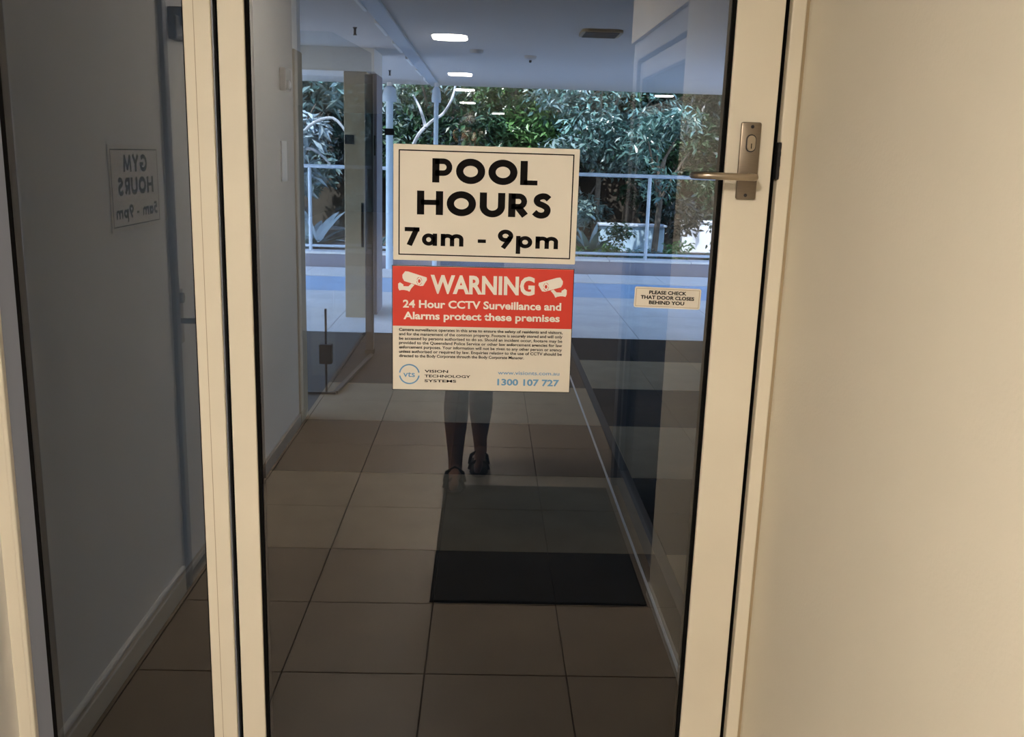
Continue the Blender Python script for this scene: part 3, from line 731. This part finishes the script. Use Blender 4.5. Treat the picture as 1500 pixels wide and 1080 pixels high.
# backdrop trees, left to right
plant('garden_tree', -3.6, 13.4, 3.6, 1.3, 'leaf3', 'silver leaved tree seen through the glass partition', 'tree', 5200, .20, m2='leaf2', seed=11)
plant('garden_tree', -2.3, 14.6, 4.2, 1.4, 'leaf1', 'dark green tree behind the brown column', 'tree', 5200, .17, m2='leaf6', seed=12)
plant('garden_tree', -.9, 13.6, 3.8, 1.15, 'leaf1', 'dark leafy tree between the two soffit posts', 'tree', 4800, .15, m2='leaf3', seed=13)
plant('garden_tree', .45, 14.2, 4.2, 1.3, 'leaf4', 'bright green tree above the hours sign', 'tree', 5600, .14, m2='leaf1', seed=14)
plant('garden_tree', 1.75, 13.4, 3.9, 1.15, 'leaf2', 'blue green tree above the right corner of the hours sign', 'tree', 5600, .13, m2='leaf3', seed=15)
plant('garden_tree', 3.1, 14.2, 4.2, 1.3, 'leaf6', 'dark tree with few highlights behind the railing post', 'tree', 5200, .15, m2='leaf1', seed=16)
plant('garden_tree', 4.6, 14.0, 4.0, 1.3, 'leaf6', 'darkest tree at the right edge of the glass', 'tree', 4400, .15, m2='leaf1', seed=17)
plant('garden_tree', 6.4, 14.0, 4.0, 1.4, 'leaf1', 'green tree beyond the right edge of the glass', 'tree', 3600, .17, seed=18)
plant('garden_tree', -5.4, 13.6, 4.0, 1.4, 'leaf1', 'green tree beyond the left wall', 'tree', 3600, .17, seed=19)
for i, (x, lab) in enumerate(((-4.4, 'dark hedge tree far left behind the silver tree'), (-1.6, 'dark hedge tree behind the soffit posts'), (.0, 'dark hedge tree low behind the hours sign'), (1.2, 'dark hedge tree behind the right edge of the hours sign'), (2.5, 'dark hedge tree behind the railing post'), (3.9, 'dark hedge tree behind the bright white wall'))):
    plant('hedge_tree', x, 15.3, 3.6, 1.15, 'leaf6', lab, 'tree', 2400, .20, m2='leaf1', seed=60 + i, group='dark hedge at the back of the garden')
# mid shrubs
plant('garden_shrub', 1.15, 12.4, 1.9, .6, 'leaf3', 'grey green shrub just right of the hours sign', 'shrub', 900, .13, seed=21)
plant('garden_shrub', 2.55, 12.3, 2.5, .6, 'leaf2', 'tall blue green shrub with drooping leaf tips', 'shrub', 800, .16, seed=22, aspect=.28)
plant('garden_shrub', -2.9, 12.2, 2.5, .7, 'leaf5', 'silver white leaved shrub beside the brown column', 'shrub', 700, .26, seed=23, aspect=.26)
plant('garden_shrub', -.2, 12.3, 1.6, .6, 'leaf4', 'low green shrub mostly hidden by the hours sign', 'shrub', 700, .13, seed=24)
plant('garden_shrub', 3.6, 11.9, .75, .4, 'leaf1', 'small dark shrub in front of the bright white wall', 'shrub', 350, .10, trunk=False, seed=25)
plant('garden_shrub', 1.85, 11.95, .62, .35, 'leaf1', 'low dark shrub in front of the pale blue wall', 'shrub', 320, .10, trunk=False, seed=26)
plant('garden_shrub', 2.9, 12.1, 1.05, .33, 'leaf6', 'dark narrow shrub between the pale blue and the bright white wall', 'shrub', 420, .12, trunk=False, seed=27)
plant('garden_shrub', 1.55, 13.7, 1.5, .6, 'leaf6', 'dark shrub behind the pale blue wall, by the hours sign', 'shrub', 900, .13, seed=28, m2='leaf3')
plant('garden_shrub', 2.75, 13.7, 1.6, .6, 'leaf6', 'dark shrub behind the railing post and pale blue wall', 'shrub', 900, .13, seed=29, m2='leaf1')
plant('garden_shrub', 3.75, 13.7, 1.5, .6, 'leaf1', 'dark leafy shrub hanging over the bright white wall', 'shrub', 900, .12, seed=30, m2='leaf6')
# ground cover tufts along the coping
for i, (x, mm) in enumerate(((-2.6, 'leaf2'), (1.25, 'leaf4'), (1.7, 'leaf4'), (2.15, 'leaf2'), (2.7, 'leaf4'), (3.2, 'leaf1'), (.6, 'leaf4'), (-.9, 'leaf2'))):
    plant('ground_cover', x, 11.15, .36, .32, mm, ['pale tuft of ground cover below the silver shrub', 'bright green ground cover tuft nearest the hours sign', 'second green ground cover tuft right of the hours sign', 'blue green ground cover tuft left of the railing post', 'green ground cover tuft right of the railing post', 'dark ground cover tuft under the bright white wall', 'green ground cover tuft behind the hours sign', 'blue green ground cover tuft by the thin soffit post'][i], 'ground cover', 220, .10, trunk=False, seed=40 + i, lumps=4, group='ground cover along the planter')
# bromeliads with single strap leaves
def rosette(x, y, r, n, m, lab, seed):
    rng = random.Random(seed); t_ = thing('bromeliad', (x, y, .12), lab, 'bromeliad', 'strap leaved bromeliads')
    for k in range(n):
        a = 2 * PI * k / n + rng.uniform(-.2, .2); u = rng.uniform(.35, 1.0); L = r * rng.uniform(.8, 1.2)
        d = Vector((math.cos(a), math.sin(a), 0)); s_ = Vector((-d.y, d.x, 0)); b = MB(); prev = None
        for q in range(6):
            tt = q / 5; p = Vector((x, y, .14)) + d * (L * tt * (.4 + .6 * u)) + Vector((0, 0, L * (1.5 - u) * (tt - .62 * u * tt * tt)))
            wd = .05 * r / .4 * (1 - tt ** 2 * .93)
            cur = (b.bm.verts.new(p + s_ * wd), b.bm.verts.new(p - Vector((0, 0, wd * .4))), b.bm.verts.new(p - s_ * wd))
            if prev:
                b.bm.faces.new((prev[0], prev[1], cur[1], cur[0])); b.bm.faces.new((prev[1], prev[2], cur[2], cur[1]))
            prev = cur
        b.build('leaf', m, t_, True)
rosette(-2.45, 11.5, .75, 13, 'leaf5', 'big silver bromeliad behind the rail beside the brown column', 51)
rosette(-3.55, 11.4, .5, 11, 'leaf3', 'smaller grey bromeliad at the edge of the passage wall', 52)
rosette(1.5, 11.5, .5, 13, 'leaf3', 'grey green bromeliad right of the hours sign', 53)
rosette(-1.55, 11.4, .5, 11, 'leaf2', 'blue green bromeliad behind the wider soffit post', 54)
# bare pale branches
def branch(pts, r, lab):
    t_ = thing('bare_branch', pts[0][0], lab, 'branch', 'bare pale branches')
    for i, pl in enumerate(pts):
        pp = [(x_, z_) for x_, y_, z_ in pl]
        sm_ = catmull(pp, 5); y_ = pl[0][1]
        b = MB(); b.tube([(p[0], y_ + .04 * math.sin(k), p[1]) for k, p in enumerate(sm_)], [r * (1 - .6 * k / len(sm_)) / (1 + .3 * i) for k in range(len(sm_))], 7)
        smooth(b.build('limb', 'palebark', t_))
branch([[(-1.25, 11.9, .12), (-1.2, 11.9, 1.2), (-1.03, 11.9, 1.7), (-.84, 11.9, 1.93), (-.66, 11.9, 2.06), (-.52, 11.9, 2.3), (-.45, 11.9, 2.7)], [(-.90, 11.9, 1.86), (-.97, 11.9, 2.1), (-1.08, 11.9, 2.3)]], .034, 'bare forked branch between the two soffit posts')
branch([[(-2.75, 11.8, .12), (-2.8, 11.8, 1.2), (-2.6, 11.8, 1.75), (-2.2, 11.8, 1.95), (-1.9, 11.8, 1.6)], [(-2.72, 11.8, 1.5), (-2.45, 11.8, 1.5), (-2.2, 11.8, 1.25)]], .035, 'bare arching branch seen through the glass partition')

# ================================================================== PERSON WITH PHONE (mirrored in the glass)
def skin_mesh(name, verts, edges, root, m, sub=2):
    me = bpy.data.meshes.new(name); me.from_pydata([v[:3] for v in verts], edges, [])
    o = bpy.data.objects.new(name, me); COL.objects.link(o)
    o.modifiers.new('s', 'SKIN').use_smooth_shade = True
    sv = me.skin_vertices[0].data
    for i, v in enumerate(verts):
        r = v[3]; sv[i].radius = r if isinstance(r, tuple) else (r, r)
        sv[i].use_root = (i == root)
    o.modifiers.new('u', 'SUBSURF').levels = sub
    dg = bpy.context.evaluated_depsgraph_get()
    out = bpy.data.meshes.new_from_object(o.evaluated_get(dg)); bpy.data.objects.remove(o); bpy.data.meshes.remove(me)
    out.name = name; out.materials.clear(); out.materials.append(M[m])
    for p in out.polygons: p.use_smooth = True
    return out
def chain(verts, edges, start, pts):
    i = start
    for p in pts:
        verts.append(p); edges.append((i, len(verts) - 1)); i = len(verts) - 1
    return i
PX = -.06
per = thing('person', (PX, -2.4, 0), 'person in dark shorts and sandals holding up a phone, mirrored in the door', 'person')
V_, E_ = [(PX, -2.42, .90, (.150, .105))], []
sp_ = chain(V_, E_, 0, [(PX, -2.42, 1.02, (.140, .10)), (PX, -2.41, 1.16, (.150, .105)), (PX, -2.40, 1.30, (.165, .105)), (PX, -2.395, 1.39, (.12, .08))])
nk = chain(V_, E_, sp_, [(PX, -2.385, 1.45, .055), (PX, -2.37, 1.51, .052), (PX, -2.345, 1.57, (.070, .082)), (PX, -2.335, 1.63, (.074, .090)), (PX, -2.345, 1.675, (.055, .066))])
# legs: the person's left leg (smaller x) is forward
chain(V_, E_, 0, [(-.135, -2.41, .84, .092), (-.125, -2.36, .66, .078), (-.115, -2.32, .50, .057), (-.118, -2.315, .44, .060), (-.122, -2.345, .33, .066), (-.122, -2.35, .22, .051), (-.12, -2.345, .11, .037), (-.12, -2.34, .065, .036), (-.12, -2.26, .045, (.040, .030)), (-.12, -2.18, .032, (.046, .022)), (-.12, -2.125, .026, (.038, .016))])
chain(V_, E_, 0, [(.015, -2.44, .84, .092), (.012, -2.46, .66, .078), (.008, -2.47, .50, .057), (-.006, -2.475, .44, .060), (-.006, -2.53, .33, .066), (-.006, -2.575, .22, .051), (-.006, -2.60, .125, .037), (.0, -2.605, .08, .036), (-.004, -2.53, .055, (.040, .030)), (-.010, -2.45, .034, (.046, .022)), (-.012, -2.395, .028, (.038, .016))])
# arms up to the phone
aL = chain(V_, E_, sp_ - 0, [(-.20, -2.385, 1.375, .062), (-.255, -2.37, 1.30, .052), (-.275, -2.30, 1.16, .042), (-.26, -2.25, 1.14, .041), (-.17, -2.12, 1.30, .034), (-.085, -2.00, 1.43, .025)])
aR = chain(V_, E_, sp_ - 0, [(.08, -2.385, 1.375, .062), (.135, -2.37, 1.30, .052), (.20, -2.30, 1.17, .042), (.215, -2.25, 1.15, .041), (.215, -2.12, 1.30, .034), (.195, -2.00, 1.43, .025)])
# palms and fingers
for a, sx in ((aL, 1), (aR, -1)):
    bx = V_[a][0]
    pm = chain(V_, E_, a, [(bx + .006 * sx, -1.985, 1.455, (.030, .016)), (bx + .012 * sx, -1.978, 1.480, (.034, .014))])
    px_, py_, pz_ = V_[pm][:3]
    for k, ln in enumerate((.9, 1.0, .95, .8)):
        z0 = pz_ + .018 - k * .016
        chain(V_, E_, pm, [(px_ + .004 * sx, py_ + .022, z0, .0085), (px_ + (.004 + .022 * ln) * sx, py_ + .048, z0 + .001, .008), (px_ + (.004 + .048 * ln) * sx, py_ + .0475, z0 + .001, .0072)])
    chain(V_, E_, a + 1, [(bx + .028 * sx, -1.988, 1.462, .0095), (bx + .052 * sx, -1.976, 1.478, .0085), (bx + .070 * sx, -1.966, 1.490, .0075)])
body = link('body', skin_mesh('body', V_, E_, 0, 'skin'), per)
# clothes: slightly larger skins over trunk and thighs
Vs, Es = [(PX, -2.42, 1.0, (.160, .118))], []
t0 = chain(Vs, Es, 0, [(PX, -2.41, 1.16, (.166, .120)), (PX, -2.40, 1.30, (.180, .118)), (PX, -2.395, 1.395, (.125, .088)), (PX, -2.388, 1.43, (.072, .066))])
chain(Vs, Es, t0 - 1, [(-.21, -2.385, 1.378, .075), (-.265, -2.365, 1.29, .066), (-.275, -2.33, 1.22, .064)])
chain(Vs, Es, t0 - 1, [(.09, -2.385, 1.378, .075), (.145, -2.365, 1.29, .066), (.175, -2.33, 1.22, .064)])
chain(Vs, Es, 0, [(PX, -2.42, .86, (.165, .125))])
link('shirt', skin_mesh('shirt', Vs, Es, 0, 'cloth'), per)
Vs, Es = [(PX, -2.42, .93, (.158, .114))], []
chain(Vs, Es, 0, [(-.137, -2.405, .83, .108), (-.128, -2.36, .66, .100), (-.122, -2.335, .55, .094)])
chain(Vs, Es, 0, [(.017, -2.44, .83, .108), (.014, -2.46, .66, .100), (.012, -2.468, .55, .094)])
link('shorts', skin_mesh('shorts', Vs, Es, 0, 'short'), per)
# head details
hb = MB(); bmesh.ops.create_uvsphere(hb.bm, u_segments=24, v_segments=14, radius=1)
for v in hb.bm.verts:
    d = v.co.copy(); v.co = Vector((PX + d.x * .081, -2.352 + d.y * .098, 1.622 + d.z * .092))
cut = [v for v in hb.bm.verts if (v.co.z < 1.60 and v.co.y > -2.335) or v.co.z < 1.56 or (v.co.y > -2.29 and v.co.z < 1.628)]
bmesh.ops.delete(hb.bm, geom=cut, context='VERTS')
hr = hb.build('hair', 'hair', per, True)
so = hr.modifiers.new('t', 'SOLIDIFY'); so.thickness = .008
for s in (-1, 1):
    smooth(MB().lathe([(.004, 0), (.011, .004), (.012, .008), (.006, .012)], 12, (PX + s * .029, -2.262, 1.612), 'y').build('eye', 'eye', per))
    smooth(MB().tube([(PX + s * .076, -2.335, 1.575), (PX + s * .086, -2.345, 1.595), (PX + s * .088, -2.348, 1.615), (PX + s * .078, -2.335, 1.63)], [.007, .010, .011, .006], 8).build('ear', 'skin', per))
smooth(MB().tube([(PX, -2.252, 1.617), (PX, -2.243, 1.60), (PX, -2.234, 1.583), (PX, -2.246, 1.573)], [.006, .009, .013, .010], 8).build('nose', 'skin', per))
smooth(MB().tube([(PX - .026, -2.258, 1.549), (PX, -2.250, 1.547), (PX + .026, -2.258, 1.549)], [.003, .007, .003], 8).build('mouth', 'red', per))
# sandals
for cx, y0 in ((-.12, -2.11), (-.008, -2.38)):
    out = [(0, 0), (.030, -.02), (.046, -.08), (.042, -.16), (.036, -.25), (.02, -.285), (-.02, -.285), (-.036, -.25), (-.038, -.16), (-.044, -.08), (-.03, -.02)]
    sd_ = MB().prism([(cx + x, y0 + y, .0085 if cx < -.05 else .001) for x, y in out], (0, 0, .014)).build('sandal', 'sandal', per)
    for yy, hh in ((-.075, .062), (-.16, .085)):
        smooth(MB().tube([(cx - .047, y0 + yy, .018), (cx - .038, y0 + yy - .004, hh * .75), (cx, y0 + yy - .008, hh), (cx + .038, y0 + yy - .004, hh * .75), (cx + .047, y0 + yy, .018)], .009, 8).build('strap', 'sandal', sd_))
# phone
ph = thing('phone', (.055, -1.945, 1.505), 'black phone held up in both hands by the person', 'phone')
smooth(MB().box(-.022, .138, -1.9475, -1.9395, 1.466, 1.544, .0035, 2).build('phone_body', 'phone', ph))
for x, z in ((-.004, 1.53), (.018, 1.53)):
    smooth(MB().tube([(x, -1.9395, z), (x, -1.9375, z)], .007, 18).build('camera_lens', 'dark', ph))
